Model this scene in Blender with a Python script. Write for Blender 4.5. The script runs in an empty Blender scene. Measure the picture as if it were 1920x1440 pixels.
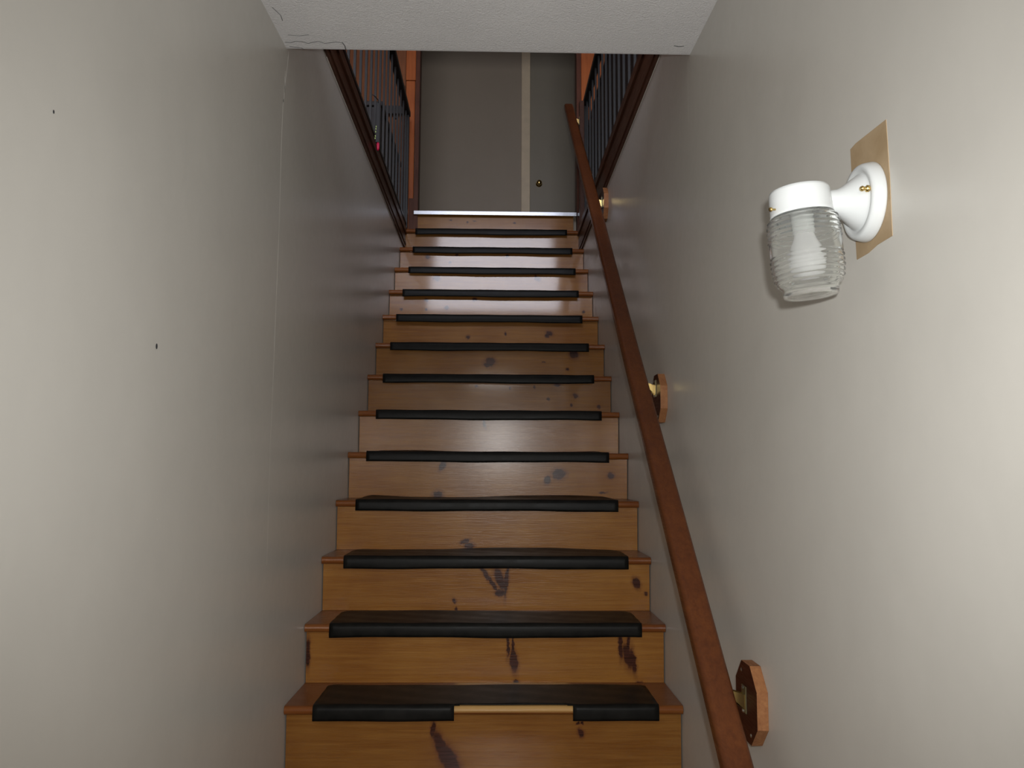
import bpy, bmesh, math, random
from mathutils import Vector, Matrix, noise
random.seed(7)
C = bpy.context.scene.collection
PI = math.pi

# ------------------------------------------------------------------ camera, light, exposure
F_PX = 1553.0
cam_d = bpy.data.cameras.new('camera'); cam = bpy.data.objects.new('camera', cam_d); C.objects.link(cam)
cam_d.sensor_width = 36.0; cam_d.sensor_fit = 'HORIZONTAL'; cam_d.lens = F_PX/1920*36.0
cam_d.clip_start = 0.02; cam_d.clip_end = 60
CAM = Vector((0.6227, -2.5705, 0.7022))
PITCH, YAW, ROLL = 0.10454, 0.02125, 0.00487
f = Vector((math.sin(YAW)*math.cos(PITCH), math.cos(YAW)*math.cos(PITCH), math.sin(PITCH)))
r0 = Vector((math.cos(YAW), -math.sin(YAW), 0)); u0 = r0.cross(f)
r = r0*math.cos(ROLL) + u0*math.sin(ROLL); u = u0*math.cos(ROLL) - r0*math.sin(ROLL)
M = Matrix(((r.x, u.x, -f.x, CAM.x), (r.y, u.y, -f.y, CAM.y), (r.z, u.z, -f.z, CAM.z), (0, 0, 0, 1)))
cam.matrix_world = M
bpy.context.scene.camera = cam
vs = bpy.context.scene.view_settings
vs.view_transform = 'Standard'; vs.look = 'None'; vs.gamma = 1.0; vs.use_curve_mapping = False; vs.exposure = 0.0

world = bpy.data.worlds.new('overcast_sky'); bpy.context.scene.world = world; world.use_nodes = True
bg = world.node_tree.nodes['Background']; bg.inputs[0].default_value = (0.62, 0.70, 0.86, 1); bg.inputs[1].default_value = 1.0

# the compact camera's own flash, just above and right of the lens
fl = bpy.data.lights.new('camera_flash', 'SPOT'); fo = bpy.data.objects.new('camera_flash', fl); C.objects.link(fo)
fl.energy = 112; fl.shadow_soft_size = 0.016; fl.spot_size = math.radians(100); fl.spot_blend = 1.0; fl.color = (1.0, 1.0, 0.99)
fo.matrix_world = Matrix.Translation(r*0.035 + u*0.055) @ M

def area(name, loc, rot, sx, sy, e, col):
    l = bpy.data.lights.new(name, 'AREA'); o = bpy.data.objects.new(name, l); C.objects.link(o)
    l.shape = 'RECTANGLE'; l.size = sx; l.size_y = sy; l.energy = e; l.color = col
    o.location = loc; o.rotation_euler = rot
    return o
# daylight through the upstairs front window, and an added fill light in the lower hall behind the camera
area('window_daylight', (0.57, -3.52, 3.65), (math.radians(90), 0, 0), 1.86, 1.3, 125, (0.88, 0.90, 1.0))
area('lower_hall_fill', (0.6, -3.6, 1.72), (0, 0, 0), 0.5, 0.5, 24, (1.0, 0.97, 0.93))

# ------------------------------------------------------------------ numbers of the place
W = 1.2; G = 0.2446; R_ = 0.19483; OV = 0.028          # stair width, run, rise, nosing overhang
LAND = 13*R_                                            # landing height
NB = 13                                                 # visible treads
LOW = 4                                                 # rises below the first visible nosing
FLOOR = -LOW*R_
FZ0, FZ0R, FZ1 = 2.207, 2.168, 2.335                                # fascia of the upper floor
YC, ZC, SL = -0.2144, 1.9433, 0.0338                    # edge and slope of the lower ceiling
DW = 3.2                                                # plane of the doorway wall

# ------------------------------------------------------------------ helpers
def box(bm, x0, x1, y0, y1, z0, z1, mi=0):
    v = [bm.verts.new(p) for p in ((x0,y0,z0),(x1,y0,z0),(x1,y1,z0),(x0,y1,z0),(x0,y0,z1),(x1,y0,z1),(x1,y1,z1),(x0,y1,z1))]
    fs = []
    for q in ((0,3,2,1),(4,5,6,7),(0,1,5,4),(1,2,6,5),(2,3,7,6),(3,0,4,7)):
        a = bm.faces.new([v[i] for i in q]); a.material_index = mi; fs.append(a)
    return v
def bevel(bm, w, seg=2):
    bmesh.ops.bevel(bm, geom=list(bm.edges), offset=w, segments=seg, profile=0.6, affect='EDGES', clamp_overlap=True)
def obj(name, bm, mats, parent=None, smooth=False, label=None):
    me = bpy.data.meshes.new(name); bmesh.ops.recalc_face_normals(bm, faces=bm.faces); bm.to_mesh(me); bm.free()
    if not isinstance(mats, (list, tuple)): mats = [mats]
    for m in mats: me.materials.append(m)
    o = bpy.data.objects.new(name, me); C.objects.link(o)
    if smooth:
        for p in me.polygons: p.use_smooth = True
    if parent: o.parent = parent
    if label: o['label'] = label
    return o
def thing(name, label, cat, loc=(0,0,0), group=None):
    o = bpy.data.objects.new(name, None); C.objects.link(o); o.location = loc; o.empty_display_size = 0.1
    o['label'] = label; o['category'] = cat
    if group: o['group'] = group
    return o
def tag(o, label, cat, group=None):
    o['label'] = label; o['category'] = cat
    if group: o['group'] = group
    return o
def struct(name, bm, mats, label=None, smooth=False):
    o = obj(name, bm, mats, smooth=smooth); o['kind'] = 'structure'
    if label: o['label'] = label
    return o
def prism(bm, pts, axis, a0, a1, mi=0):
    """extrude a 2D outline along an axis. axis 'x': pts=(y,z); 'y': pts=(x,z)"""
    def P(p, a): return (a, p[0], p[1]) if axis == 'x' else ((p[0], a, p[1]) if axis == 'y' else (p[0], p[1], a))
    A = [bm.verts.new(P(p, a0)) for p in pts]; B = [bm.verts.new(P(p, a1)) for p in pts]
    n = len(pts)
    fs = [bm.faces.new(A[::-1]), bm.faces.new(B)]
    for i in range(n): fs.append(bm.faces.new((A[i], A[(i+1) % n], B[(i+1) % n], B[i])))
    for q in fs: q.material_index = mi
    return fs
def lathe(bm, prof, seg=48, axis='z', org=(0,0,0), close=False):
    rings = []
    for (rr, h) in prof:
        ring = []
        for i in range(seg):
            a = 2*PI*i/seg; c, s = rr*math.cos(a), rr*math.sin(a)
            p = (c, s, h) if axis == 'z' else ((h, c, s) if axis == 'x' else (c, h, s))
            ring.append(bm.verts.new((p[0]+org[0], p[1]+org[1], p[2]+org[2])))
        rings.append(ring)
    for k in range(len(rings)-1):
        for i in range(seg):
            bm.faces.new((rings[k][i], rings[k][(i+1) % seg], rings[k+1][(i+1) % seg], rings[k+1][i]))
    if close:
        bm.faces.new((rings[-1][::-1])); bm.faces.new(rings[0])
    return rings
def tube(bm, pts, rad, seg=10):
    pts = [Vector(p) for p in pts]; rings = []
    for i, p in enumerate(pts):
        d = (pts[min(i+1, len(pts)-1)] - pts[max(i-1, 0)]).normalized()
        a = d.orthogonal().normalized(); b = d.cross(a)
        rr = rad[i] if isinstance(rad, (list, tuple)) else rad
        rings.append([bm.verts.new(p + a*rr*math.cos(2*PI*k/seg) + b*rr*math.sin(2*PI*k/seg)) for k in range(seg)])
        if i:
            q = rings[-2]
            # align
            best = min(range(seg), key=lambda s_: (rings[-1][s_].co - q[0].co).length)
            rings[-1] = rings[-1][best:] + rings[-1][:best]
    for k in range(len(rings)-1):
        for i in range(seg):
            bm.faces.new((rings[k][i], rings[k][(i+1) % seg], rings[k+1][(i+1) % seg], rings[k+1][i]))
    bm.faces.new(rings[0][::-1]); bm.faces.new(rings[-1])

# ------------------------------------------------------------------ materials
class NT:
    def __init__(s, name):
        s.m = bpy.data.materials.new(name); s.m.use_nodes = True; s.t = s.m.node_tree; s.b = s.t.nodes['Principled BSDF']
    def n(s, ty, **kw):
        o = s.t.nodes.new(ty)
        for k, v in kw.items(): setattr(o, k, v)
        return o
    def l(s, a, b): s.t.links.new(a, b)
    def math(s, op, a, b=None, c=None, clamp=False):
        o = s.n('ShaderNodeMath', operation=op, use_clamp=clamp)
        for i, v in enumerate((a, b, c)):
            if v is None: continue
            if isinstance(v, (int, float)): o.inputs[i].default_value = v
            else: s.l(v, o.inputs[i])
        return o.outputs[0]
    def mix(s, fac, a, b, mode='MIX'):
        o = s.n('ShaderNodeMix', data_type='RGBA', blend_type=mode)
        for sock, v in ((o.inputs[0], fac), (o.inputs[6], a), (o.inputs[7], b)):
            if isinstance(v, (int, float)): sock.default_value = v
            elif isinstance(v, tuple): sock.default_value = (*v, 1) if len(v) == 3 else v
            else: s.l(v, sock)
        return o.outputs[2]
    def coords(s, scale=(1,1,1), loc=(0,0,0), rot=(0,0,0)):
        tc = s.n('ShaderNodeTexCoord'); mp = s.n('ShaderNodeMapping')
        mp.inputs['Scale'].default_value = scale; mp.inputs['Location'].default_value = loc; mp.inputs['Rotation'].default_value = rot
        s.l(tc.outputs['Object'], mp.inputs[0]); return mp.outputs[0]
    def noise(s, vec, scale, detail=4, rough=0.55, dist=0.0):
        o = s.n('ShaderNodeTexNoise'); s.l(vec, o.inputs['Vector'])
        o.inputs['Scale'].default_value = scale; o.inputs['Detail'].default_value = detail
        o.inputs['Roughness'].default_value = rough; o.inputs['Distortion'].default_value = dist
        return o.outputs[0]
    def ramp(s, fac, stops):
        o = s.n('ShaderNodeValToRGB'); s.l(fac, o.inputs[0]); e = o.color_ramp.elements
        while len(e) < len(stops): e.new(0.5)
        for i, (p, c) in enumerate(stops):
            e[i].position = p; e[i].color = (*c, 1) if len(c) == 3 else c
        return o.outputs[0]
    def mrange(s, v, a, b, c=0.0, d=1.0, smooth=False):
        o = s.n('ShaderNodeMapRange'); o.clamp = True
        if smooth: o.interpolation_type = 'SMOOTHSTEP'
        s.l(v, o.inputs[0])
        for i, x in enumerate((a, b, c, d)): o.inputs[i+1].default_value = x
        return o.outputs[0]
    def bump(s, h, strength, dist, prev=None):
        o = s.n('ShaderNodeBump'); o.inputs['Strength'].default_value = strength; o.inputs['Distance'].default_value = dist
        s.l(h, o.inputs['Height'])
        if prev: s.l(prev, o.inputs['Normal'])
        return o.outputs[0]

def simple(name, col, rough=0.5, metal=0.0, spec=0.5, noise_amt=0.06, nscale=12):
    k = NT(name); v = k.coords()
    n = k.noise(v, nscale, 4)
    c = k.mix(k.mrange(n, 0.3, 0.7), tuple(x*(1-noise_amt) for x in col), tuple(min(1, x*(1+noise_amt)) for x in col))
    k.l(c, k.b.inputs['Base Color']); k.b.inputs['Roughness'].default_value = rough
    k.b.inputs['Metallic'].default_value = metal; k.b.inputs['Specular IOR Level'].default_value = spec
    return k.m

def paint(name, col, rough=0.33):
    k = NT(name); v = k.coords()
    n1 = k.noise(v, 3.0, 5, 0.6); n2 = k.noise(v, 28, 3, 0.6)
    c = k.mix(k.mrange(n1, 0.3, 0.7), tuple(x*0.965 for x in col), tuple(x*1.03 for x in col))
    # small chips and specks
    vo = k.n('ShaderNodeTexVoronoi', feature='F1'); k.l(v, vo.inputs['Vector']); vo.inputs['Scale'].default_value = 9
    spk = k.math('LESS_THAN', vo.outputs['Distance'], 0.018)
    rnd = k.math('GREATER_THAN', vo.outputs['Color'], 0.62)
    spk = k.math('MULTIPLY', k.math('MULTIPLY', spk, rnd), 0.35)
    c = k.mix(spk, c, (0.85, 0.84, 0.80))
    k.l(c, k.b.inputs['Base Color'])
    k.l(k.mrange(n2, 0.3, 0.7, rough-0.04, rough+0.05), k.b.inputs['Roughness'])
    k.b.inputs['Specular IOR Level'].default_value = 0.5
    fine = k.noise(v, 220, 2, 0.5)
    b1 = k.bump(n1, 0.12, 0.01); b2 = k.bump(fine, 0.06, 0.0008, b1)
    k.l(b2, k.b.inputs['Normal'])
    return k.m

WALL = (0.570, 0.550, 0.505)
M_wall = paint('taupe_wall_paint', WALL)
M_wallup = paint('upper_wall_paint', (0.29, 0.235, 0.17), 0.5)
M_caulk = simple('bare_plaster_line', (0.88, 0.86, 0.80), 0.7)
M_hole = simple('nail_hole_shadow', (0.03, 0.03, 0.035), 0.9)

def popcorn():
    k = NT('popcorn_ceiling'); v = k.coords()
    n = k.noise(v, 150, 4, 0.7); n2 = k.noise(v, 320, 3, 0.6); n3 = k.noise(v, 4, 3, 0.5)
    c = k.mix(k.mrange(n3, 0.3, 0.7), (0.84, 0.83, 0.83), (0.90, 0.89, 0.89))
    k.l(c, k.b.inputs['Base Color']); k.b.inputs['Roughness'].default_value = 0.95
    b = k.bump(n, 0.6, 0.010); b = k.bump(n2, 0.5, 0.004, b); k.l(b, k.b.inputs['Normal'])
    return k.m
M_ceil = popcorn()

def wood(name, light, dark, grain_scale=(1.2, 30, 30), rough=0.3, seed=0.0, knots=None, coat=0.0, bumpy=0.25, blot=0.5, voro=0.0, worn=None, crough=0.22):
    """varnished pine; grain runs along object x unless grain_scale says otherwise; knots = list of (x, z, rx, rz, angle)"""
    k = NT(name)
    v = k.coords(scale=grain_scale, loc=(seed*3.1, seed*1.7, seed*2.3))
    v1 = k.coords(loc=(seed, seed*0.7, seed*1.3))
    g = k.noise(v, 3.2, 6, 0.62, 0.6); g2 = k.noise(v, 11, 3, 0.6, 0.2); bl = k.noise(v1, 3.5, 3, 0.55, 0.4)
    t = k.math('ADD', k.math('MULTIPLY', g, 0.62), k.math('MULTIPLY', bl, blot))
    t = k.mrange(t, 0.30*(0.62+blot)+0.06, 0.68*(0.62+blot), 0, 1)
    c = k.mix(t, dark, light)
    c = k.mix(k.mrange(g2, 0.25, 0.75, 0.0, 0.28), c, tuple(x*0.6 for x in dark))
    mask = None
    if knots:
        tc = k.n('ShaderNodeTexCoord'); sp = k.n('ShaderNodeSeparateXYZ'); k.l(tc.outputs['Object'], sp.inputs[0])
        wv = k.noise(v1, 38, 3, 0.6); wv2 = k.noise(v1, 61, 3, 0.6)
        X = k.math('ADD', sp.outputs[0], k.math('MULTIPLY', k.math('SUBTRACT', wv, 0.5), 0.022))
        Z = k.math('ADD', sp.outputs[2], k.math('MULTIPLY', k.math('SUBTRACT', wv2, 0.5), 0.020))
        halo = None
        for (cx, cz, a, b_, ang) in knots:
            ca, sa = math.cos(math.radians(ang)), math.sin(math.radians(ang))
            dx = k.math('SUBTRACT', X, cx); dz = k.math('SUBTRACT', Z, cz)
            px = k.math('DIVIDE', k.math('ADD', k.math('MULTIPLY', dx, ca), k.math('MULTIPLY', dz, -sa)), a)
            pz = k.math('DIVIDE', k.math('ADD', k.math('MULTIPLY', dx, sa), k.math('MULTIPLY', dz, ca)), b_)
            d = k.math('SQRT', k.math('ADD', k.math('MULTIPLY', px, px), k.math('MULTIPLY', pz, pz)))
            m1 = k.mrange(d, 1.15, 0.75, 0, 1, True); m2 = k.mrange(d, 1.9, 0.8, 0, 1, True)
            mask = m1 if mask is None else k.math('MAXIMUM', mask, m1)
            halo = m2 if halo is None else k.math('MAXIMUM', halo, m2)
        kc = k.mix(k.mrange(g2, 0.35, 0.65), (0.012, 0.004, 0.003), (0.055, 0.013, 0.008))
        c = k.mix(k.math('MULTIPLY', halo, 0.6), c, (0.10, 0.026, 0.012))
        c = k.mix(k.math('MULTIPLY', mask, 0.93), c, kc)
    if voro:
        vo = k.n('ShaderNodeTexVoronoi', feature='F1'); k.l(k.coords(scale=(1, 1, 1.3)), vo.inputs['Vector']); vo.inputs['Scale'].default_value = voro
        c = k.mix(k.mrange(vo.outputs['Distance'], 0.17, 0.08, 0, 0.7, True), c, tuple(x*0.25 for x in dark))
    if worn:
        tw = k.n('ShaderNodeTexCoord'); sw = k.n('ShaderNodeSeparateXYZ'); k.l(tw.outputs['Object'], sw.inputs[0])
        xw = k.math('ADD', sw.outputs[0], k.math('MULTIPLY', bl, 0.03))
        mw = k.math('MULTIPLY', k.mrange(xw, worn[0], worn[0]+0.02), k.mrange(xw, worn[1], worn[1]-0.02))
        mw = k.math('MULTIPLY', mw, k.mrange(sw.outputs[2], -0.021, -0.012))
        c = k.mix(k.math('MULTIPLY', mw, 0.85), c, (0.50, 0.30, 0.105))
    k.l(c, k.b.inputs['Base Color'])
    k.l(k.mrange(g2, 0.3, 0.7, rough*0.85, rough*1.25), k.b.inputs['Roughness'])
    k.b.inputs['Coat Weight'].default_value = coat; k.b.inputs['Coat Roughness'].default_value = crough; k.b.inputs['Specular IOR Level'].default_value = 0.16
    b = k.bump(g2, bumpy, 0.0016); b = k.bump(bl, 0.18, 0.006, b); k.l(b, k.b.inputs['Normal'])
    return k.m

PL, PD = (0.345, 0.160, 0.036), (0.21, 0.077, 0.014)
M_tread = wood('tread_pine', (0.25, 0.088, 0.020), (0.15, 0.042, 0.010), rough=0.28, coat=0.3)
M_tread_worn = wood('worn_tread_pine', (0.25, 0.088, 0.020), (0.15, 0.042, 0.010), rough=0.3, coat=0.2, worn=(0.505, 0.90))
M_darkwood = wood('dark_stained_fascia', (0.11, 0.048, 0.027), (0.055, 0.022, 0.014), grain_scale=(30, 1.2, 30), rough=0.4)
M_rail = wood('handrail_stain', (0.142, 0.045, 0.013), (0.072, 0.021, 0.008), grain_scale=(24, 1.3, 24), rough=0.36, coat=0.15, blot=0.6)
M_blockface = wood('mounting_block_stain', (0.07, 0.015, 0.008), (0.04, 0.009, 0.006), grain_scale=(20, 1.5, 20), rough=0.4)
M_blockedge = wood('mounting_block_raw_edge', (0.36, 0.17, 0.07), (0.22, 0.085, 0.035), grain_scale=(20, 3, 20), rough=0.5)
M_casing = wood('doorway_pine', (0.47, 0.145, 0.040), (0.30, 0.075, 0.020), grain_scale=(22, 22, 1.1), rough=0.35)
M_paneling = wood('pine_paneling', (0.27, 0.110, 0.045), (0.15, 0.052, 0.020), grain_scale=(22, 22, 1.1), rough=0.4, voro=5.0)
M_jamb = wood('dark_jamb_wood', (0.13, 0.045, 0.024), (0.07, 0.025, 0.014), grain_scale=(22, 22, 1.1), rough=0.45)  # darker brown than the casing pine
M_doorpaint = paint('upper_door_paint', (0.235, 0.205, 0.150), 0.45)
M_casingpaint = simple('door_casing_paint', (0.62, 0.50, 0.34), 0.45)
M_floor = simple('lower_floor_vinyl', (0.30, 0.25, 0.19), 0.5)
M_white = simple('white_enamel', (0.60, 0.62, 0.62), 0.24, noise_amt=0.01)
M_patch = None
def patchmat():
    k = NT('bare_drywall_paper'); v = k.coords(); n = k.noise(v, 14, 4, 0.6, 0.5)
    k.l(k.mix(k.mrange(n, 0.3, 0.7), (0.31, 0.215, 0.115), (0.42, 0.31, 0.19)), k.b.inputs['Base Color'])
    k.b.inputs['Roughness'].default_value = 0.75
    return k.m
M_patch = patchmat()
M_brass = simple('polished_brass', (0.72, 0.52, 0.20), 0.22, metal=1.0)
M_dkbrass = simple('tarnished_brass', (0.34, 0.30, 0.17), 0.35, metal=0.9)
M_steel = simple('brushed_aluminium', (0.50, 0.52, 0.56), 0.35, metal=0.85, nscale=60)
M_iron = simple('black_railing_enamel', (0.012, 0.012, 0.0125), 0.42, spec=0.38)
M_black = simple('matte_black', (0.010, 0.010, 0.011), 0.6)
M_filler = simple('dark_filler_surface', (0.018, 0.017, 0.018), 0.5)  # for the dark boxes added behind the balustrades
M_red = simple('red_plastic', (0.55, 0.01, 0.06), 0.4)
M_green = simple('yellow_green_marks', (0.40, 0.52, 0.14), 0.5)
M_screw = simple('screw_steel', (0.6, 0.58, 0.52), 0.3, metal=1.0)
def rubber():
    k = NT('ribbed_black_rubber'); v = k.coords(); n = k.noise(v, 16, 5, 0.65); n2 = k.noise(v, 90, 3, 0.6)
    k.l(k.mix(k.mrange(n, 0.35, 0.75), (0.006, 0.0058, 0.0052), (0.013, 0.012, 0.0105)), k.b.inputs['Base Color'])
    k.l(k.mrange(n, 0.3, 0.7, 0.36, 0.46), k.b.inputs['Roughness'])
    k.b.inputs['Specular IOR Level'].default_value = 0.09
    b = k.bump(n2, 0.1, 0.0003); b = k.bump(n, 0.15, 0.004, b); k.l(b, k.b.inputs['Normal'])
    return k.m
M_rubber = rubber()
def glass():
    k = NT('ribbed_clear_glass'); k.b.inputs['Base Color'].default_value = (0.985, 1.0, 0.98, 1)
    k.b.inputs['Transmission Weight'].default_value = 0.945; k.b.inputs['Roughness'].default_value = 0.03; k.b.inputs['IOR'].default_value = 1.25
    v = k.coords(); n = k.noise(v, 60, 2); k.l(k.bump(n, 0.05, 0.002), k.b.inputs['Normal'])
    return k.m
M_glass = glass()
def bulbmat():
    k = NT('frosted_bulb'); v = k.coords(); n = k.noise(v, 20, 2)
    k.l(k.mix(n, (0.66, 0.66, 0.68), (0.72, 0.72, 0.73)), k.b.inputs['Base Color']); k.b.inputs['Roughness'].default_value = 0.25
    k.b.inputs['Subsurface Weight'].default_value = 0.0
    return k.m
M_bulb = bulbmat()

# ------------------------------------------------------------------ the lower shell
YB = -4.6                                               # hall runs on behind the camera
T = 0.12
# left wall: painted plaster, a light hairline seam and a nail hole
bm = bmesh.new(); box(bm, -T, 0, YB, DW+0.1, FLOOR-0.1, FZ0)
seam = [(-.198,1.946),(-.205,1.90),(-.222,1.845),(-.228,1.80),(-.241,1.754),(-.243,1.62),(-.238,1.50),(-.236,1.358),(-.239,1.20),(-.242,1.048),(-.243,.92),(-.247,.792),(-.245,.62),(-.240,.44)]
for (a, b) in zip(seam[:-1], seam[1:]):
    w = 0.0018 + 0.0014*random.random()
    if a[1] < 1.1: w *= 0.6
    if a[1] < 0.8: w *= 0.6
    box_ = [(0.0006, a[0]-w, a[1]), (0.0006, a[0]+w, a[1]), (0.0006, b[0]+w, b[1]), (0.0006, b[0]-w, b[1])]
    q = bm.faces.new([bm.verts.new(p) for p in box_]); q.material_index = 1
for (y0, z0, y1, z1) in ((-.233, 1.85, -.236, 1.77), (-.228, 1.87, -.226, 1.80)):
    q = bm.faces.new([bm.verts.new(p) for p in ((.0006, y0-.0014, z0), (.0006, y0+.0014, z0), (.0006, y1+.0014, z1), (.0006, y1-.0014, z1))]); q.material_index = 1
# pale plaster lip under the fascia
box(bm, -0.002, 0.0012, YC+0.55, 2.4, FZ0-0.0022, FZ0-0.0002, 1)
for (y, z, rad) in ((-1.048, .927, .0042), (-1.439, 1.201, .0022)):
    q = bm.faces.new([bm.verts.new((0.0008, y+rad*math.cos(t*PI/5)*1.0, z+rad*1.3*math.sin(t*PI/5))) for t in range(10)]); q.material_index = 2
struct('wall_left', bm, [M_wall, M_caulk, M_hole], 'taupe painted stairwell wall with a fine white vertical crack')

bm = bmesh.new(); box(bm, W, W+T, YB, DW+0.1, FLOOR-0.1, FZ0R)
sr = [(-.198,1.938),(-.196,1.88),(-.193,1.80),(-.192,1.74)]
for a, b in zip(sr[:-1], sr[1:]):
    q = bm.faces.new([bm.verts.new(p) for p in ((W-.0006, a[0]-.0012, a[1]), (W-.0006, a[0]+.0012, a[1]), (W-.0006, b[0]+.0009, b[1]), (W-.0006, b[0]-.0009, b[1]))]); q.material_index = 1
box(bm, W-0.0012, W+0.002, YC+0.35, 1.9, FZ0R-0.0020, FZ0R-0.0002, 1)
wr = struct('wall_right', bm, [M_wall, M_caulk], 'taupe painted stairwell wall carrying the handrail and the glass wall lamp')
# bare brown patch around the wall lamp (an irregular quadrilateral left unpainted)
bm = bmesh.new()
pp = [(-1.281, 1.2255), (-1.300, 1.2275), (-1.330, 1.2262), (-1.404, 1.2225), (-1.4075, 1.13), (-1.408, 1.045), (-1.36, 1.0445), (-1.33, 1.040), (-1.289, 1.040), (-1.284, 1.13)]
prism(bm, [(y, z) for y, z in pp], 'x', W-0.0008, W+0.001)
obj('unpainted_patch', bm, M_patch, wr, label='bare brown unpainted patch on the wall behind the lamp')

bm = bmesh.new(); box(bm, -T, W+T, YB-T, YB, FLOOR-0.1, FZ0); struct('wall_back', bm, M_wall)
bm = bmesh.new(); box(bm, -T, W+T, YB-T, DW+0.2, FLOOR-0.12, FLOOR); struct('floor', bm, M_floor)

bm = bmesh.new(); box(bm, 0, W, DW+0.11, DW+0.2, FLOOR, LAND-0.12); struct('light_stop_under_landing', bm, M_wall)  # unseen, added to stop sky light leaking in under the stairs

# textured lower ceiling: a slab whose underside slopes very slightly
bm = bmesh.new()
def zc(y): return ZC + (y-YC)*SL
prism(bm, [(YB, zc(YB)), (YC-0.012, zc(YC-0.012)), (YC-0.003, ZC+0.001), (YC, ZC+0.006), (YC, FZ1), (YB, FZ1)], 'x', 0, W)
# hairline cracks near the left corner
def crack(pts, w=0.0011):
    for a, b in zip(pts[:-1], pts[1:]):
        za, zb = zc(a[1])-0.0007, zc(b[1])-0.0007
        dx, dy = b[0]-a[0], b[1]-a[1]; l = math.hypot(dx, dy); nx, ny = -dy/l*w, dx/l*w
        q = bm.faces.new([bm.verts.new(p) for p in ((a[0]-nx, a[1]-ny, za), (a[0]+nx, a[1]+ny, za), (b[0]+nx, b[1]+ny, zb), (b[0]-nx, b[1]-ny, zb))]); q.material_index = 1
c1 = [(0.005 + i*0.0165, YC - 0.050 + 0.006*math.sin(i*1.9) + 0.004*random.random()) for i in range(11)]
crack(c1); crack([(0.172, YC-0.052), (0.176, YC-0.03), (0.175, YC-0.006)], 0.0014)
crack([(0.012, YC-0.02), (0.045, YC-0.012), (0.052, YC-0.002)]); crack([(0.025, YC-0.09), (0.055, YC-0.085), (0.085, YC-0.094)], 0.0009)
crack([(0.02, YC-0.24), (0.032, YC-0.2), (0.03, YC-0.17)], 0.0009); crack([(1.14, YC-0.062), (1.155, YC-0.056), (1.17, YC-0.06)], 0.0016)
M_crack = simple('ceiling_crack', (0.12, 0.12, 0.12), 0.9)
struct('ceiling', bm, [M_ceil, M_crack], 'white textured ceiling ending above the first steps')

# ------------------------------------------------------------------ upper storey shell
UX0, UX1, UY0, UTOP = -2.0, 3.3, -3.6, 4.95
bm = bmesh.new(); box(bm, UX0, -0.012, UY0, DW, FZ0, FZ1)
box(bm, -0.012, W+0.012, UY0, YB+0.0, FZ1, FZ1+0.001)
struct('upper_floor', bm, M_casing)
bm = bmesh.new(); box(bm, W+0.012, UX1, UY0, DW, FZ0R, FZ1); struct('upper_floor', bm, M_casing)
bm = bmesh.new(); box(bm, UX0, UX1, UY0-T, 5.3, UTOP, UTOP+0.1); struct('upper_ceiling', bm, M_ceil)
bm = bmesh.new(); box(bm, UX0-T, UX0, UY0-T, DW, FZ0, UTOP); struct('upper_wall_left', bm, M_paneling)
bm = bmesh.new(); box(bm, UX1, UX1+T, UY0-T, DW, FZ0, UTOP); struct('upper_wall_right', bm, M_wallup)
# front wall with a window
wx0, wx1, wz0, wz1 = -0.41, 1.55, 2.98, 4.35
bm = bmesh.new()
box(bm, UX0, wx0, UY0-T, UY0, FZ0, UTOP); box(bm, wx1, UX1, UY0-T, UY0, FZ0, UTOP)
box(bm, wx0, wx1, UY0-T, UY0, FZ0, wz0); box(bm, wx0, wx1, UY0-T, UY0, wz1, UTOP)
struct('upper_wall_front', bm, M_wallup)
bm = bmesh.new()
for (a, b, c, d) in ((wx0, wx1, wz0, wz0+.05), (wx0, wx1, wz1-.05, wz1), (wx0, wx0+.05, wz0+.05, wz1-.05), (wx1-.05, wx1, wz0+.05, wz1-.05), (0.545, 0.585, wz0+.05, wz1-.05)):
    box(bm, a, b, UY0-0.09, UY0-0.03, c, d)
struct('window_1', bm, M_white)
# doorway wall (pine) with its opening
OX0, OX1, OZT = 0.066, 1.205, LAND+2.05
bm = bmesh.new()
def plank_wall(x0, x1, z0, z1, n):
    w = (x1-x0)/n
    for i in range(n):
        box(bm, x0+i*w+0.002, x0+(i+1)*w-0.002, DW, DW+0.10, z0, z1)
    box(bm, x0, x1, DW+0.006, DW+0.10, z0, z1)
plank_wall(UX0, -0.036, FZ1-0.1, UTOP, 14)
plank_wall(1.262, UX1, FZ1-0.1, UTOP, 14)
plank_wall(-0.036, 1.262, OZT+0.02, UTOP, 9)
struct('wall_doorway', bm, M_paneling, 'orange pine wall around the doorway at the top of the stairs')
bm = bmesh.new()
box(bm, -0.034, 0.036, DW-0.02, DW+0.004, LAND+0.98, UTOP-0.02); box(bm, -0.032, 0.033, DW-0.016, DW+0.004, 12*R_+0.003, LAND+0.977)
bevel(bm, 0.003, 1); struct('trim_1', bm, M_casing, 'orange pine casing left of the upper doorway')
bm = bmesh.new()
box(bm, 1.238, 1.40, DW-0.02, DW+0.004, 12*R_+0.05, UTOP-0.02); bevel(bm, 0.003, 1)
struct('trim_2', bm, M_casing, 'orange pine casing right of the upper doorway')
bm = bmesh.new(); box(bm, 0.036, OX0, DW-0.012, DW+0.12, LAND-0.19, OZT); box(bm, OX1, 1.238, DW-0.012, DW+0.12, LAND-0.19, OZT); box(bm, OX0, OX1, DW-0.012, DW+0.12, OZT-0.03, OZT)
struct('door_frame_1', bm, M_jamb, 'dark wooden jamb of the upper doorway')
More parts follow.
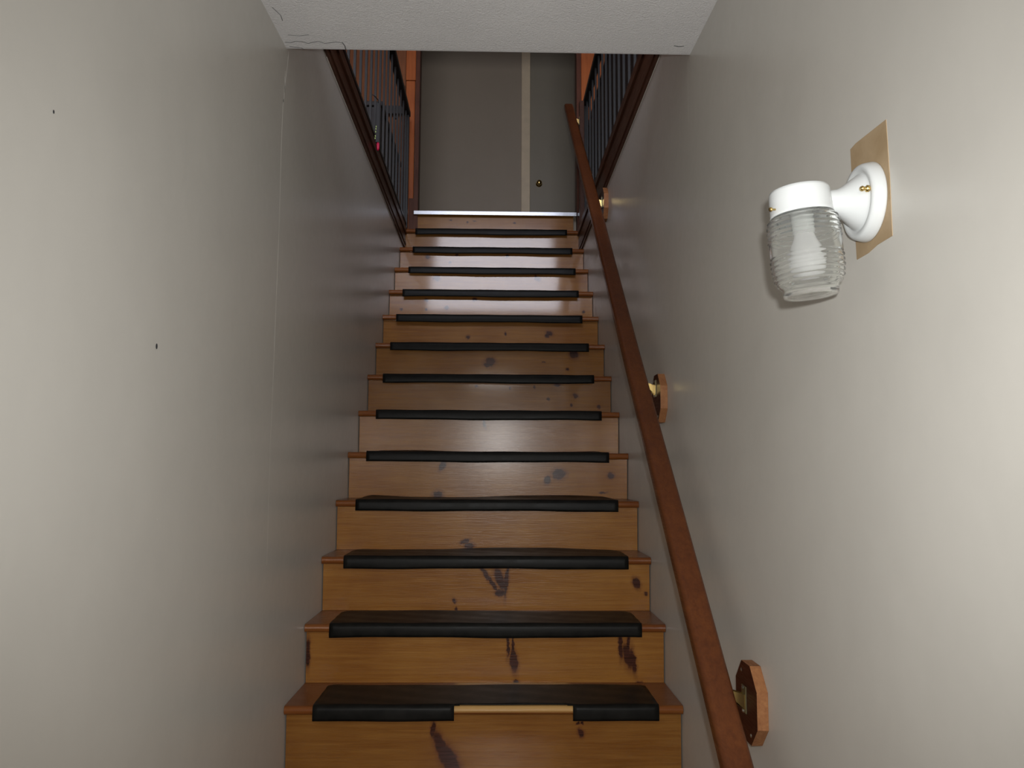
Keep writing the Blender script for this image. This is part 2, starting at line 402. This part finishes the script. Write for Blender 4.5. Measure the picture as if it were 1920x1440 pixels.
# fascia boards along the upper floor edge
for nm, x0, x1, lab in (('trim_3', -0.012, 0.008, 'dark stained fascia board along the left upper floor edge'), ('trim_4', W-0.008, W+0.012, 'dark stained fascia board along the right upper floor edge')):
    bm = bmesh.new(); zb0 = FZ0 if x0 < 0.5 else FZ0R; box(bm, x0, x1, YC+0.002, DW-0.022, zb0, FZ1+0.012)
    s = 1 if x0 < 0.5 else -1
    xa = x1 if s > 0 else x0
    box(bm, min(xa, xa+s*0.008), max(xa, xa+s*0.008), YC+0.002, DW-0.022, FZ1-0.03, FZ1+0.012)
    box(bm, min(xa, xa+s*0.005), max(xa, xa+s*0.005), YC+0.002, DW-0.022, zb0+0.025, zb0+0.042)
    struct(nm, bm, M_darkwood, lab)

# room beyond the doorway
RY = 5.2
bm = bmesh.new(); box(bm, -0.9, 2.6, DW+0.06, RY+0.1, LAND-0.12, LAND-0.002); struct('landing_floor', bm, M_floor)
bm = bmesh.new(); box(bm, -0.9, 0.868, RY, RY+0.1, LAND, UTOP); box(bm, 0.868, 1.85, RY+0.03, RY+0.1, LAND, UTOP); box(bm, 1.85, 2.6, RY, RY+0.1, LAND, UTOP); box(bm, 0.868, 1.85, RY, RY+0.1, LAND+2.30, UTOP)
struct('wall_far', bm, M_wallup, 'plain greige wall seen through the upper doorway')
bm = bmesh.new(); box(bm, -1.0, -0.9, DW+0.1, RY+0.1, LAND-0.1, UTOP); struct('wall_hall_left', bm, M_wallup)
bm = bmesh.new(); box(bm, 2.6, 2.7, DW+0.1, RY+0.1, LAND-0.1, UTOP); struct('wall_hall_right', bm, M_wallup)
bm = bmesh.new(); box(bm, 0.868, 0.952, RY-0.016, RY, LAND, LAND+2.36); box(bm, 1.79, 1.88, RY-0.016, RY, LAND, LAND+2.36); box(bm, 0.952, 1.79, RY-0.016, RY, LAND+2.29, LAND+2.36)
bevel(bm, 0.004, 2); struct('trim_5', bm, M_casingpaint, 'cream painted casing of the closed upstairs door')
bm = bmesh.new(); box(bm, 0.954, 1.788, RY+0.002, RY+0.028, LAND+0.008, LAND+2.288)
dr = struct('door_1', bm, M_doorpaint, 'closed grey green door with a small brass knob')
bm = bmesh.new()
lathe(bm, [(0.0, -.062), (0.014, -.061), (0.024, -.052), (0.027, -.040), (0.022, -.026), (0.011, -.018), (0.010, -.006), (0.029, -.005), (0.031, 0.0)], 32, 'y', (1.040, RY+0.002, 3.468))
obj('door_knob', bm, M_brass, dr, smooth=True, label='round brass knob')

# metal threshold at the head of the stairs
t = thing('threshold_strip', 'shiny metal threshold strip across the head of the stairs', 'threshold strip', (0.64, DW, LAND))
t0 = Vector((-0.64, -DW, -LAND))
bm = bmesh.new(); box(bm, 0.040, 1.200, DW-0.030, DW+0.05, LAND+0.001, LAND+0.006); box(bm, 0.040, 1.200, DW-0.034, DW-0.029, LAND-0.021, LAND+0.006)
bevel(bm, 0.0016, 2)
o = obj('nosing_strip', bm, M_steel, t); o.location = t0
bm = bmesh.new(); box(bm, 1.206, 1.236, DW-0.034, DW-0.013, LAND-0.020, LAND+0.002); bevel(bm, 0.001, 1)
o = obj('end_piece', bm, M_steel, t); o.location = t0
for x in (0.10, 0.45, 0.80, 1.14):
    bm = bmesh.new(); lathe(bm, [(0.0, LAND+0.0085), (0.003, LAND+0.008), (0.0045, LAND+0.006)], 12, 'z', (x, DW-0.012, 0))
    o = obj('screw_head', bm, M_screw, t, True); o.location = t0

# ------------------------------------------------------------------ the staircase
KN = {1: [(0.445, -0.075, 0.008, 0.0225, 0), (0.468, -0.125, 0.0157, 0.0482, -20), (0.499, -0.174, 0.0243, 0.0609, -25), (0.882, -0.059, 0.0048, 0.004, 0), (0.896, -0.057, 0.0048, 0.0048, 0), (0.893, -0.087, 0.0097, 0.0129, -20)],
 2: [(0.672, 0.122, 0.0050, 0.0392, 0), (0.690, 0.122, 0.0045, 0.034, 0), (0.693, 0.072, 0.0120, 0.0400, -8), (1.052, 0.119, 0.0075, 0.0429, 0), (1.078, 0.119, 0.0060, 0.0429, 0), (1.076, 0.084, 0.0160, 0.0404, -12), (1.094, 0.071, 0.0089, 0.0428, -5), (0.702, 0.002, 0.0089, 0.0071, 0), (1.112, -0.002, 0.0089, 0.0071, 0), (0.009, 0.096, 0.0071, 0.0461, 0)],
 3: [(0.608, 0.308, 0.0090, 0.0585, -35), (0.648, 0.308, 0.0160, 0.0420, -20), (0.672, 0.3, 0.0070, 0.0585, 5), (0.649, 0.258, 0.0175, 0.0136, 0), (1.15, 0.294, 0.0137, 0.0215, -20), (1.181, 0.255, 0.0059, 0.0059, 0), (0.482, 0.231, 0.0078, 0.0078, 0), (0.488, 0.199, 0.0058, 0.0078, 0)],
 4: [(0.511, 0.424, 0.019, 0.0086, -20), (0.528, 0.405, 0.019, 0.0138, 0)],
 5: [(0.403, 0.726, 0.0117, 0.0252, 25), (0.384, 0.596, 0.0221, 0.0182, 0), (0.902, 0.689, 0.0278, 0.0229, 0), (0.852, 0.664, 0.013, 0.0183, 20), (0.873, 0.589, 0.0251, 0.0091, 0), (1.128, 0.684, 0.0138, 0.0138, 0), (1.09, 0.611, 0.016, 0.0034, 0)],
 6: [(0.577, 0.917, 0.0074, 0.0172, -15)],
 7: [(0.533, 1.117, 0.0079, 0.0066, 0), (0.699, 1.108, 0.0053, 0.0053, 0), (0.82, 1.114, 0.0066, 0.0066, 0), (0.933, 1.125, 0.0158, 0.0079, 0), (1.023, 1.073, 0.0148, 0.0105, 10), (0.888, 1.056, 0.0079, 0.0079, 0), (1.139, 1.018, 0.0079, 0.0079, 0), (1.004, 1.025, 0.0079, 0.0079, 0)],
 8: [(0.599, 1.272, 0.0252, 0.0224, 0), (0.58, 1.255, 0.0184, 0.012, 20), (1.039, 1.318, 0.0225, 0.0253, 0), (0.882, 1.271, 0.007, 0.0042, 0), (1.005, 1.235, 0.0084, 0.0084, 0)],
 9: [(0.683, 1.461, 0.0074, 0.0089, 0), (0.926, 1.466, 0.0188, 0.0119, 20), (0.914, 1.453, 0.0109, 0.0119, 0), (0.475, 1.441, 0.0108, 0.0108, 0)],
 10: [(0.072, 1.642, 0.0094, 0.0078, 0), (0.218, 1.643, 0.0078, 0.0078, 0), (0.34, 1.654, 0.0125, 0.0094, 0), (1.144, 1.636, 0.0094, 0.0063, 0), (0.218, 1.7, 0.0125, 0.0094, 0), (0.503, 1.706, 0.0126, 0.0094, 0)],
 11: [(0.261, 1.886, 0.0211, 0.0165, 0), (0.889, 1.889, 0.0146, 0.0133, 0), (0.873, 1.899, 0.0066, 0.0136, 0)],
 12: [(0.182, 2.084, 0.0154, 0.0122, 0), (0.7, 2.097, 0.0119, 0.0094, 0), (0.373, 2.101, 0.0094, 0.007, 0), (0.328, 2.051, 0.0084, 0.0069, 0)],
 14: [(0.473, 2.477, 0.0151, 0.0038, 0), (0.301, 2.483, 0.0076, 0.0057, 0), (0.419, 2.469, 0.0066, 0.0066, 0), (0.759, 2.469, 0.0095, 0.0057, 0)]}
TINT = {1: 0.86, 2: 1.06, 3: 1.08, 4: 1.08, 5: 0.98, 6: 0.96, 7: 0.80, 8: 0.86, 9: 0.95, 10: 1.0, 11: 1.0, 12: 1.0, 13: 0.92, 14: 1.0}
stairs = thing('staircase', 'varnished knotty pine staircase climbing between the two painted walls', 'staircase', (W/2, -3*G, FLOOR))
S0 = Vector((-W/2, 3*G, -FLOOR))
def sobj(name, bm, m, smooth=False):
    o = obj(name, bm, m, stairs, smooth); o.location = S0; return o
TH = 0.026
def nose_profile(y, z, yb):
    """section of a tread: half-round nosing at y, top at z, back at yb"""
    p = [(yb, z), (y+TH*0.5, z)]
    for i in range(1, 8):
        a = PI/2 + PI*i/8
        p.append((y+TH*0.42+TH*0.42*math.cos(a), z-TH/2+TH/2*math.sin(a)))
    p += [(y+TH*0.5, z-TH), (yb, z-TH)]
    return p
for n in range(-LOW+2, NB+1):
    y, z = (n-1)*G, (n-1)*R_
    bm = bmesh.new(); prism(bm, nose_profile(y, z, y+G+OV+0.016), 'x', 0.0015, W-0.0015)
    o = sobj('tread', bm, M_tread_worn if n == 1 else M_tread)
    if n == 1: o['label'] = 'tread with its nosing worn pale in the middle'
for n in range(-LOW+2, NB+2):
    y = (n-1)*G+OV; z1 = (n-1)*R_-(TH if n <= NB else -0.0); z0 = (n-2)*R_
    if n == NB+1: z1 = LAND-0.001
    s = TINT.get(n, 1.0)
    m = wood('riser_pine', tuple(c*s for c in PL), tuple(c*s for c in PD), grain_scale=(1.1, 26, 26), rough=0.27, seed=n*1.37+5, knots=KN.get(n), coat=0.28 if n < 7 else 0.52, bumpy=0.4 if n < 7 else 0.15, crough=0.22 if n < 7 else 0.09)
    bm = bmesh.new(); x0, x1 = (0.0035, W-0.0035)
    if n == NB+1: x0, x1 = 0.036, W-0.02
    vv = box(bm, x0, x1, y, y+0.019, z0+0.0006, z1-0.0004)
    if n <= 6:
        for q in vv[:4]: q.co.y += 0.005          # the lower risers rake back very slightly towards the foot
    if n in (9, 10):
        for q in vv[4:]: q.co.y += 0.007 if n == 10 else 0.004      # these two lean back a little at the top
    sobj('riser', bm, m)
# small dark brown trim strip at the left end of the top riser
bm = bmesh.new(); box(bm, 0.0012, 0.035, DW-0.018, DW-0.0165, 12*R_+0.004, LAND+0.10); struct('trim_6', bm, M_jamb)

# ------------------------------------------------------------------ rubber tread covers
MX = [(0.088,1.124),(0.084,1.118),(0.082,1.115),(0.080,1.116),(0.080,1.115),(0.082,1.116),(0.077,1.112),(0.079,1.115),(0.077,1.108),(0.082,1.113),(0.088,1.119),(0.087,1.123),(0.078,1.110)]
ORD = ['lowest', 'second', 'third', 'fourth', 'fifth', 'sixth', 'seventh', 'eighth', 'ninth', 'tenth', 'eleventh', 'twelfth', 'topmost']
def cover(n):
    y, z = (n-1)*G, (n-1)*R_; x0, x1 = MX[n-1]
    nx = 64; t = 0.0032; D = G - 0.012
    rnd = random.Random(n*11)
    ph = rnd.random()*6; lift = {1: 0.002, 2: 0.004, 3: 0.010, 4: 0.012}.get(n, 0.004+0.006*rnd.random())
    # section path: bottom of the lip, up the front, round the nosing, back over the tread
    sec = [(-0.0035, -0.040), (-0.0045, -0.032), (-0.0045, -0.022), (-0.0042, -0.010), (-0.0028, -0.0035), (0.002, 0.001), (0.009, 0.0018), (0.02, 0.0014)]
    K = 14
    for i in range(1, K+1): sec.append((0.02 + (D-0.02)*i/K, 0.0014))
    bm = bmesh.new(); top = []; bot = []
    cut0, cut1 = 0.508, 0.870
    for j in range(nx+1):
        uu = j/nx; x = x0+(x1-x0)*uu
        e = min(uu, 1-uu)*(x1-x0)
        # rounded, worn back corners
        cr = {1: 0.012, 2: 0.03, 3: 0.07, 4: 0.06}.get(n, 0.05)
        Dx = 1.0 if e > cr else 1.0 - (1-math.sqrt(max(0, 1-(1-e/cr)**2)))*cr/D*1.0
        rt, rb = [], []
        for i, (sy, sz) in enumerate(sec):
            yy, zz = sy, sz
            if sy > 0.02: yy = 0.02+(sy-0.02)*Dx
            if sy > 0.1: zz += lift*((sy-0.1)/(D-0.1))**2*(0.55+0.45*math.sin(uu*7+ph))*min(1, e/0.03+0.2)
            if i <= 2: zz += 0.0016*math.sin(uu*9+ph)*(1 if n > 1 else 0.4)
            zz += 0.0006*math.sin(uu*23+ph*2+i)
            rt.append(Vector((x, y+yy, z+zz)))
            # inward offset
            a = Vector(sec[max(i-1, 0)]); b = Vector(sec[min(i+1, len(sec)-1)]); d = (b-a).normalized(); nrm = Vector((-d.y, d.x))
            rb.append(Vector((x, y+yy-nrm.x*t*0.0 , z+zz)) + Vector((0, nrm.x*t, nrm.y*t)))
        top.append(rt); bot.append(rb)
    # second surface lies outside so nothing sinks into the wood
    def keep(j, i):
        if n != 1: return True
        xm = x0+(x1-x0)*(j+0.5)/nx
        i_lim = 6
        if i >= i_lim: return True
        k0 = cut0 + 0.011*(i/5.0)**1.5; k1 = cut1 - 0.014*(i/5.0)**1.2
        return not (k0 < xm < k1)
    vt = [[bm.verts.new(p) for p in rr] for rr in bot]; vb = [[bm.verts.new(p) for p in rr] for rr in top]
    ns = len(sec); kept = set()
    for j in range(nx):
        for i in range(ns-1):
            if keep(j, i): kept.add((j, i))
    for (j, i) in kept:
        bm.faces.new((vt[j][i], vt[j+1][i], vt[j+1][i+1], vt[j][i+1]))
        bm.faces.new((vb[j][i], vb[j][i+1], vb[j+1][i+1], vb[j+1][i]))
        if (j-1, i) not in kept: bm.faces.new((vt[j][i], vt[j][i+1], vb[j][i+1], vb[j][i]))
        if (j+1, i) not in kept: bm.faces.new((vt[j+1][i], vb[j+1][i], vb[j+1][i+1], vt[j+1][i+1]))
        if (j, i-1) not in kept: bm.faces.new((vt[j][i], vb[j][i], vb[j+1][i], vt[j+1][i]))
        if (j, i+1) not in kept: bm.faces.new((vt[j][i+1], vt[j+1][i+1], vb[j+1][i+1], vb[j][i+1]))
    loose = [v for v in bm.verts if not v.link_faces]; bmesh.ops.delete(bm, geom=loose, context='VERTS')
    o = obj('tread_cover', bm, M_rubber, smooth=True)
    if n == 1: lab = 'black rubber tread cover on the lowest visible step, front lip torn away mid-way'
    elif n == NB: lab = 'black rubber tread cover on the topmost step, just below the metal threshold strip'
    elif n == NB-1: lab = 'black rubber tread cover on the second step down from the metal threshold'
    elif n == NB-2: lab = 'black rubber tread cover on the third step down from the metal threshold'
    elif n <= 7: lab = 'black rubber tread cover on the %s visible step from the bottom' % ORD[n-1]
    else: lab = 'black rubber tread cover on the %s step down from the metal threshold' % ORD[NB-n]
    tag(o, lab, 'tread cover', 'rubber covers on the stair treads')
for n in range(1, NB+1): cover(n)

# ------------------------------------------------------------------ handrail on the right wall
hr = thing('handrail', 'long reddish brown wooden handrail sloping up the right wall', 'handrail', (W, -1.0, -0.1))
H0 = Vector((-W, 1.0, 0.1))
def hobj(name, bm, m, smooth=False, label=None, parent=None):
    o = obj(name, bm, m, parent or hr, smooth, label)
    if not parent: o.location = H0
    return o
def rx_(y): return 1.103 + 0.005*(y+0.7)
def rz_(y): return 0.8114*y + 0.844
sl = math.atan(0.8114)
bm = bmesh.new()
hw, ht, rc = 0.0305, 0.021, 0.013
prof = []
for (cx_, cz_, a0) in ((hw-rc, ht-rc, 0), (-(hw-rc), ht-rc, 90), (-(hw-rc), -(ht-rc), 180), (hw-rc, -(ht-rc), 270)):
    for i in range(7):
        a = math.radians(a0+15*i); prof.append((cx_+rc*math.cos(a), cz_+rc*math.sin(a)))
d = Vector((0, math.cos(sl), math.sin(sl))); nn = Vector((0, -math.sin(sl), math.cos(sl)))
ya, yb = -1.35, 2.925
L_ = (yb-ya)/math.cos(sl)
secs = [(0.0, 0.86), (0.006, 1.0)] + [(L_*i/60, 1.0) for i in range(1, 60)] + [(L_-0.03, 1.0), (L_-0.015, 0.94), (L_-0.005, 0.78), (L_, 0.55)]
prev = None; first = None
for (s, sc) in secs:
    p0 = Vector((rx_(ya), ya, rz_(ya))) + d*s; p0.x = rx_(p0.y)
    wob = 0.0015*math.sin(s*2.1)
    ring = [bm.verts.new(p0 + Vector((px*sc+wob, 0, 0)) + nn*(pz*sc)) for px, pz in prof]
    if prev:
        for i in range(len(ring)): bm.faces.new((prev[i], prev[(i+1) % len(ring)], ring[(i+1) % len(ring)], ring[i]))
    else: first = ring
    prev = ring
bm.faces.new(first[::-1]); bm.faces.new(prev)
hobj('rail', bm, M_rail, True)
def octa(cy, cz, w, h, lean=0.0):
    cw, ch = w*0.30, h*0.27
    return [(cy-w/2+cw, cz+h/2), (cy+w/2-cw, cz+h/2), (cy+w/2, cz+h/2-ch), (cy+w/2, cz-h/2+ch), (cy+w/2-cw, cz-h/2), (cy-w/2+cw, cz-h/2), (cy-w/2, cz-h/2+ch), (cy-w/2, cz+h/2-ch)]
def bracket(y, xw, plate=True):
    """brass bracket from plane x=xw to the underside of the rail at y"""
    zb = rz_(y) - ht/math.cos(sl); RX = rx_(y)
    bm = bmesh.new()
    box(bm, xw-0.003, xw, y-0.015, y+0.015, zb-0.066, zb-0.008); bevel(bm, 0.001, 1)
    b = hobj('bracket', bm, M_dkbrass, label='brass bracket')
    # folded triangular arm reaching under the rail
    bm = bmesh.new()
    A = [(xw-0.002, zb-0.058), (xw-0.002, zb-0.026), (RX-0.010, zb-0.0015), (RX+0.014, zb-0.008), (xw-0.008, zb-0.055)]
    for s_ in (-1, 1):
        fs = prism(bm, [(px, pz) for px, pz in A], 'y', y+s_*0.0085-0.001, y+s_*0.0085+0.001)
    box(bm, RX-0.012, RX+0.016, y-0.010, y+0.010, zb-0.006, zb-0.0035)
    prism(bm, [(xw-0.006, zb-0.056), (xw-0.002, zb-0.056), (RX+0.002, zb-0.006), (RX-0.002, zb-0.006)], 'y', y-0.0075, y+0.0075)
    obj('bracket_arm', bm, M_brass, b)
    for dz in (-0.062, -0.013):
        bm = bmesh.new(); lathe(bm, [(0.0, xw-0.0065), (0.003, xw-0.006), (0.0048, xw-0.003)], 14, 'x', (0, y+0.001, zb+dz))
        obj('screw_head', bm, M_screw, b, True)
for (y, z) in ((-0.715, 0.204), (0.243, 0.950), (1.612, 2.082)):
    bm = bmesh.new()
    fs = prism(bm, octa(y, z, 0.150, 0.165), 'x', W-0.024, W-0.0003, 1)
    fs[0].material_index = 0; fs[1].material_index = 0
    b = hobj('mounting_block', bm, [M_blockface, M_blockedge], label='octagonal dark wooden mounting block with pale cut edges')
    for (dy, dz) in ((0.03, 0.062), (-0.03, -0.062)):
        bm = bmesh.new(); lathe(bm, [(0.0, W-0.0262), (0.003, W-0.0258), (0.0045, W-0.0242)], 14, 'x', (0, y+dy, z+dz))
        obj('screw_head', bm, M_screw, b, True)
    bracket(y+0.01, W-0.024)
bracket(2.80, 1.183)
bm = bmesh.new(); box(bm, 1.183, 1.214, 2.775, 2.828, FZ1+0.013, 3.19); bevel(bm, 0.002, 1)
hobj('mounting_post', bm, M_darkwood)

# ------------------------------------------------------------------ black guard railings upstairs
def railing(X, side, yend, ztop, lab, tilt=0.0):
    t = thing('railing', lab, 'railing', (X, yend, FZ1+0.012), 'black railings beside the stairwell upstairs')
    o0 = Vector((-X, -yend, -FZ1-0.012))
    y0 = YC+0.03
    bm = bmesh.new(); box(bm, X-0.022, X+0.022, y0, yend, ztop-0.034, ztop); bevel(bm, 0.004, 2)
    o = obj('top_rail', bm, M_iron, t); o.location = o0
    bm = bmesh.new(); box(bm, X-0.012, X+0.012, y0, yend-0.02, FZ1+0.05, FZ1+0.066)
    o = obj('bottom_rail', bm, M_iron, t); o.location = o0
    for (yy) in (yend-0.03, y0+0.02):
        bm = bmesh.new(); box(bm, X-0.017, X+0.017, yy-0.017, yy+0.017, FZ1+0.013, ztop-0.035); bevel(bm, 0.002, 1)
        o = obj('end_post', bm, M_iron, t); o.location = o0
    y = yend-0.11; i = 0
    while y > y0+0.06:
        bm = bmesh.new(); box(bm, X-0.0058, X+0.0058, y-0.0058, y+0.0058, FZ1+0.067, ztop-0.035)
        o = obj('baluster', bm, M_iron, t); o.location = o0
        y -= 0.155; i += 1
    for yy in (y0+0.02, yend-0.03):
        bm = bmesh.new(); box(bm, X-0.03, X+0.03, yy-0.03, yy+0.03, FZ1+0.0125, FZ1+0.018)
        o = obj('base_plate', bm, M_iron, t); o.location = o0
railing(-0.004, -1, 3.06, 3.215, 'black metal balustrade along the left edge of the stairwell upstairs')
railing(1.236, 1, 2.90, 3.225, 'black metal balustrade along the right edge of the stairwell upstairs')

# what shows dimly at the left balustrade, then two added dark boxes
t = thing('wall_rack', 'dark horizontal rack fixed to the pine wall behind the left balustrade', 'rack', (-0.25, DW, 3.2))
o0 = Vector((0.25, -DW, -3.2))
bm = bmesh.new(); box(bm, -0.48, -0.052, DW-0.055, DW-0.02, 3.245, 3.305); bevel(bm, 0.004, 2)
o = obj('rack_board', bm, M_black, t); o.location = o0
for x in (-0.42, -0.10):
    bm = bmesh.new(); box(bm, x-0.012, x+0.012, DW-0.0195, DW-0.0005, 3.225, 3.29); o = obj('rack_bracket', bm, M_black, t); o.location = o0
SX, SY = 0.027, 1.45
t = thing('hanging_strap', 'black strap with yellow-green marks and a red tip hanging on the left balustrade', 'strap', (SX, SY, 2.54))
o0 = Vector((-SX, -SY, -2.54))
bm = bmesh.new(); box(bm, SX-0.010, SX+0.010, SY-0.003, SY+0.003, 2.338, 2.545); bevel(bm, 0.0012, 1)
o = obj('strap_band', bm, M_black, t); o.location = o0
for k_, z in enumerate((2.419, 2.407, 2.392, 2.370, 2.358)):
    bm = bmesh.new(); box(bm, SX-0.0095-0.001*k_, SX-0.0055-0.001*k_, SY-0.0042, SY-0.0031, z-0.0042, z+0.0042)
    o = obj('coloured_mark', bm, M_green, t); o.location = o0
bm = bmesh.new(); tube(bm, [(SX+0.003, SY, 2.337), (SX+0.003, SY, 2.328), (SX+0.003, SY, 2.306), (SX+0.003, SY, 2.296)], [0.005, 0.008, 0.007, 0.004], 12)
o = obj('red_tip', bm, M_red, t, True); o.location = o0
bm = bmesh.new(); tube(bm, [(SX, SY, 2.544), (SX, SY-0.01, 2.556), (SX-0.012, SY-0.035, 2.562), (0.004, SY-0.047, 2.566)], 0.0025, 8)
o = obj('hook', bm, M_black, t, True); o.location = o0
t = thing('dark_filler_left', 'dark box added behind the left balustrade to darken its gaps', 'dark_filler_left', (-0.22, 2.0, FZ1+0.001))  # added box, darkens the lower gaps between the left balusters
o0 = Vector((0.22, -2.0, -FZ1-0.001))
bm = bmesh.new(); box(bm, -0.38, -0.055, 2.12, 3.10, FZ1+0.002, 2.83); bevel(bm, 0.004, 1)
o = obj('filler_box', bm, M_filler, t); o.location = o0
bm = bmesh.new(); box(bm, -0.39, -0.045, 2.11, 3.11, 2.831, 2.86); bevel(bm, 0.004, 1)
o = obj('filler_lid', bm, M_filler, t); o.location = o0
t = thing('dark_filler_right', 'dark box added behind the right balustrade to darken its gaps', 'dark_filler_right', (1.46, 1.5, FZ1+0.001))  # added box, keeps the gaps between the right balusters black
o0 = Vector((-1.46, -1.5, -FZ1-0.001))
bm = bmesh.new(); box(bm, 1.292, 1.65, 0.25, 3.165, FZ1+0.002, 3.115); bevel(bm, 0.003, 1)
o = obj('filler_body', bm, M_filler, t); o.location = o0
bm = bmesh.new(); box(bm, 1.272, 1.66, 0.24, 3.172, 3.1155, 3.160); bevel(bm, 0.002, 1)
o = obj('filler_top', bm, M_filler, t); o.location = o0
for i in range(4):
    a = 0.256+i*0.727
    bm = bmesh.new(); box(bm, 1.274, 1.2915, a, a+0.722, FZ1+0.03, 3.11); bevel(bm, 0.002, 1)
    o = obj('filler_panel', bm, M_filler, t); o.location = o0

# ------------------------------------------------------------------ the wall lamp
LY, LZ = -1.340, 1.117
lamp = thing('wall_lamp', 'white wall lamp with a ribbed clear glass jar shade on the right wall', 'lamp', (W-0.001, LY, LZ))
def lobj(name, bm, m, smooth=True, label=None, parent=None):
    return obj(name, bm, m, parent or lamp, smooth, label)
# all parts in lamp coordinates: -x points into the stairwell
bm = bmesh.new()
lathe(bm, [(0.0, 0.0), (0.0605, 0.0), (0.0612, -0.002), (0.0605, -0.006), (0.0585, -0.014), (0.0560, -0.0185), (0.0530, -0.0200), (0.0480, -0.0195), (0.0450, -0.0175),
           (0.0430, -0.0175), (0.0405, -0.021), (0.0350, -0.029), (0.0285, -0.037), (0.0225, -0.045), (0.0190, -0.053), (0.0178, -0.064), (0.0178, -0.075), (0.0, -0.075)], 72, 'x')
bp = lobj('backplate', bm, M_white)
for (sy, sz) in ((-0.0455, 0.006), (0.0455, -0.006)):
    bm = bmesh.new()
    lathe(bm, [(0.0, -0.0345), (0.0026, -0.0340), (0.0042, -0.031), (0.0036, -0.0285), (0.0022, -0.027), (0.0052, -0.0245), (0.0052, -0.021), (0.003, -0.0195), (0.003, -0.0175)], 20, 'x', (0, sy, sz))
    lobj('cap_nut', bm, M_brass, parent=bp, label='small brass cap nut')
# socket cup and jar hang from the arm, leaning a little
tilt = Matrix.Rotation(math.radians(-5.0), 4, 'Y')
CX = -0.108
def place(o): o.matrix_local = Matrix.Translation((CX, -0.001, 0.0005)) @ tilt
bm = bmesh.new()
lathe(bm, [(0.0, 0.0185), (0.039, 0.0185), (0.0438, 0.0165), (0.0453, 0.0120), (0.0458, 0.0), (0.0463, -0.0195), (0.0470, -0.0235), (0.0458, -0.0240), (0.0450, -0.0200), (0.0442, 0.0), (0.0435, 0.0120), (0.038, 0.0155), (0.0, 0.0155)], 72, 'z')
cup = lobj('socket_cup', bm, M_white); place(cup)
bm = bmesh.new(); lathe(bm, [(0.0, -0.052), (0.0165, -0.052), (0.0172, -0.03), (0.019, 0.0), (0.019, 0.0150), (0.0, 0.0152)], 32, 'z')
sk = lobj('lamp_socket', bm, M_white, parent=cup)
for a in (196, 20, 80):
    bm = bmesh.new(); ra = math.radians(a)
    tube(bm, [(0.0462*math.cos(ra), 0.0462*math.sin(ra), -0.014), (0.052*math.cos(ra), 0.052*math.sin(ra), -0.014), (0.053*math.cos(ra), 0.053*math.sin(ra), -0.014), (0.056*math.cos(ra), 0.056*math.sin(ra), -0.014)], [0.0016, 0.0016, 0.0034, 0.0030], 12)
    lobj('thumb_screw', bm, M_brass, parent=cup, label='small brass thumb screw')
# jar: thick ribbed glass
bm = bmesh.new()
def jr(z):
    # overall outline
    pts = [(-0.012, 0.0428), (-0.022, 0.0435), (-0.029, 0.0515), (-0.038, 0.0545), (-0.080, 0.0552), (-0.115, 0.0545), (-0.135, 0.0515), (-0.142, 0.0460), (-0.146, 0.0425), (-0.157, 0.0415)]
    for (a, b) in zip(pts[:-1], pts[1:]):
        if a[0] >= z >= b[0]:
            tt = (a[0]-z)/(a[0]-b[0]); return a[1]*(1-tt)+b[1]*tt
    return pts[-1][1]
ZS = 0.925; RS = 0.972
outer = []; N = 150
for i in range(N+1):
    z = -0.012 - 0.145*i/N
    rib = 0.0
    if -0.066 < z < -0.028 or -0.140 < z < -0.092: rib = 0.0014*math.cos(z/0.0082*2*PI)
    outer.append((jr(z)+rib, z))
inner = [(jr(z)-0.0034, z) for z in [-0.012-0.140*i/40 for i in range(41)]]
prof = [(inner[0][0], -0.012)] + outer + [(0.0405, -0.1600), (0.030, -0.1606), (0.015, -0.1608), (0.0005, -0.1608)]
rings = lathe(bm, prof, 96, 'z')
rin = lathe(bm, inner + [(0.036, -0.1545), (0.022, -0.156), (0.0005, -0.1565)], 96, 'z')
bmesh.ops.remove_doubles(bm, verts=bm.verts, dist=0.00005)
for v in bm.verts: v.co.z = -0.012+(v.co.z+0.012)*ZS; v.co.x *= RS; v.co.y *= RS
jar = lobj('jar_shade', bm, M_glass, parent=cup, label='clear ribbed glass jar')
bm = bmesh.new()
bp_ = [(0.0, -0.122)]
for i in range(1, 11):
    a = PI*0.62*i/10; bp_.append((0.0285*math.sin(a), -0.0935-0.0285*math.cos(a)))
bp_ += [(0.0225, -0.072), (0.0175, -0.062), (0.0150, -0.054), (0.0140, -0.048)]
lathe(bm, bp_, 48, 'z'); lobj('bulb', bm, M_bulb, parent=cup, label='frosted white bulb')
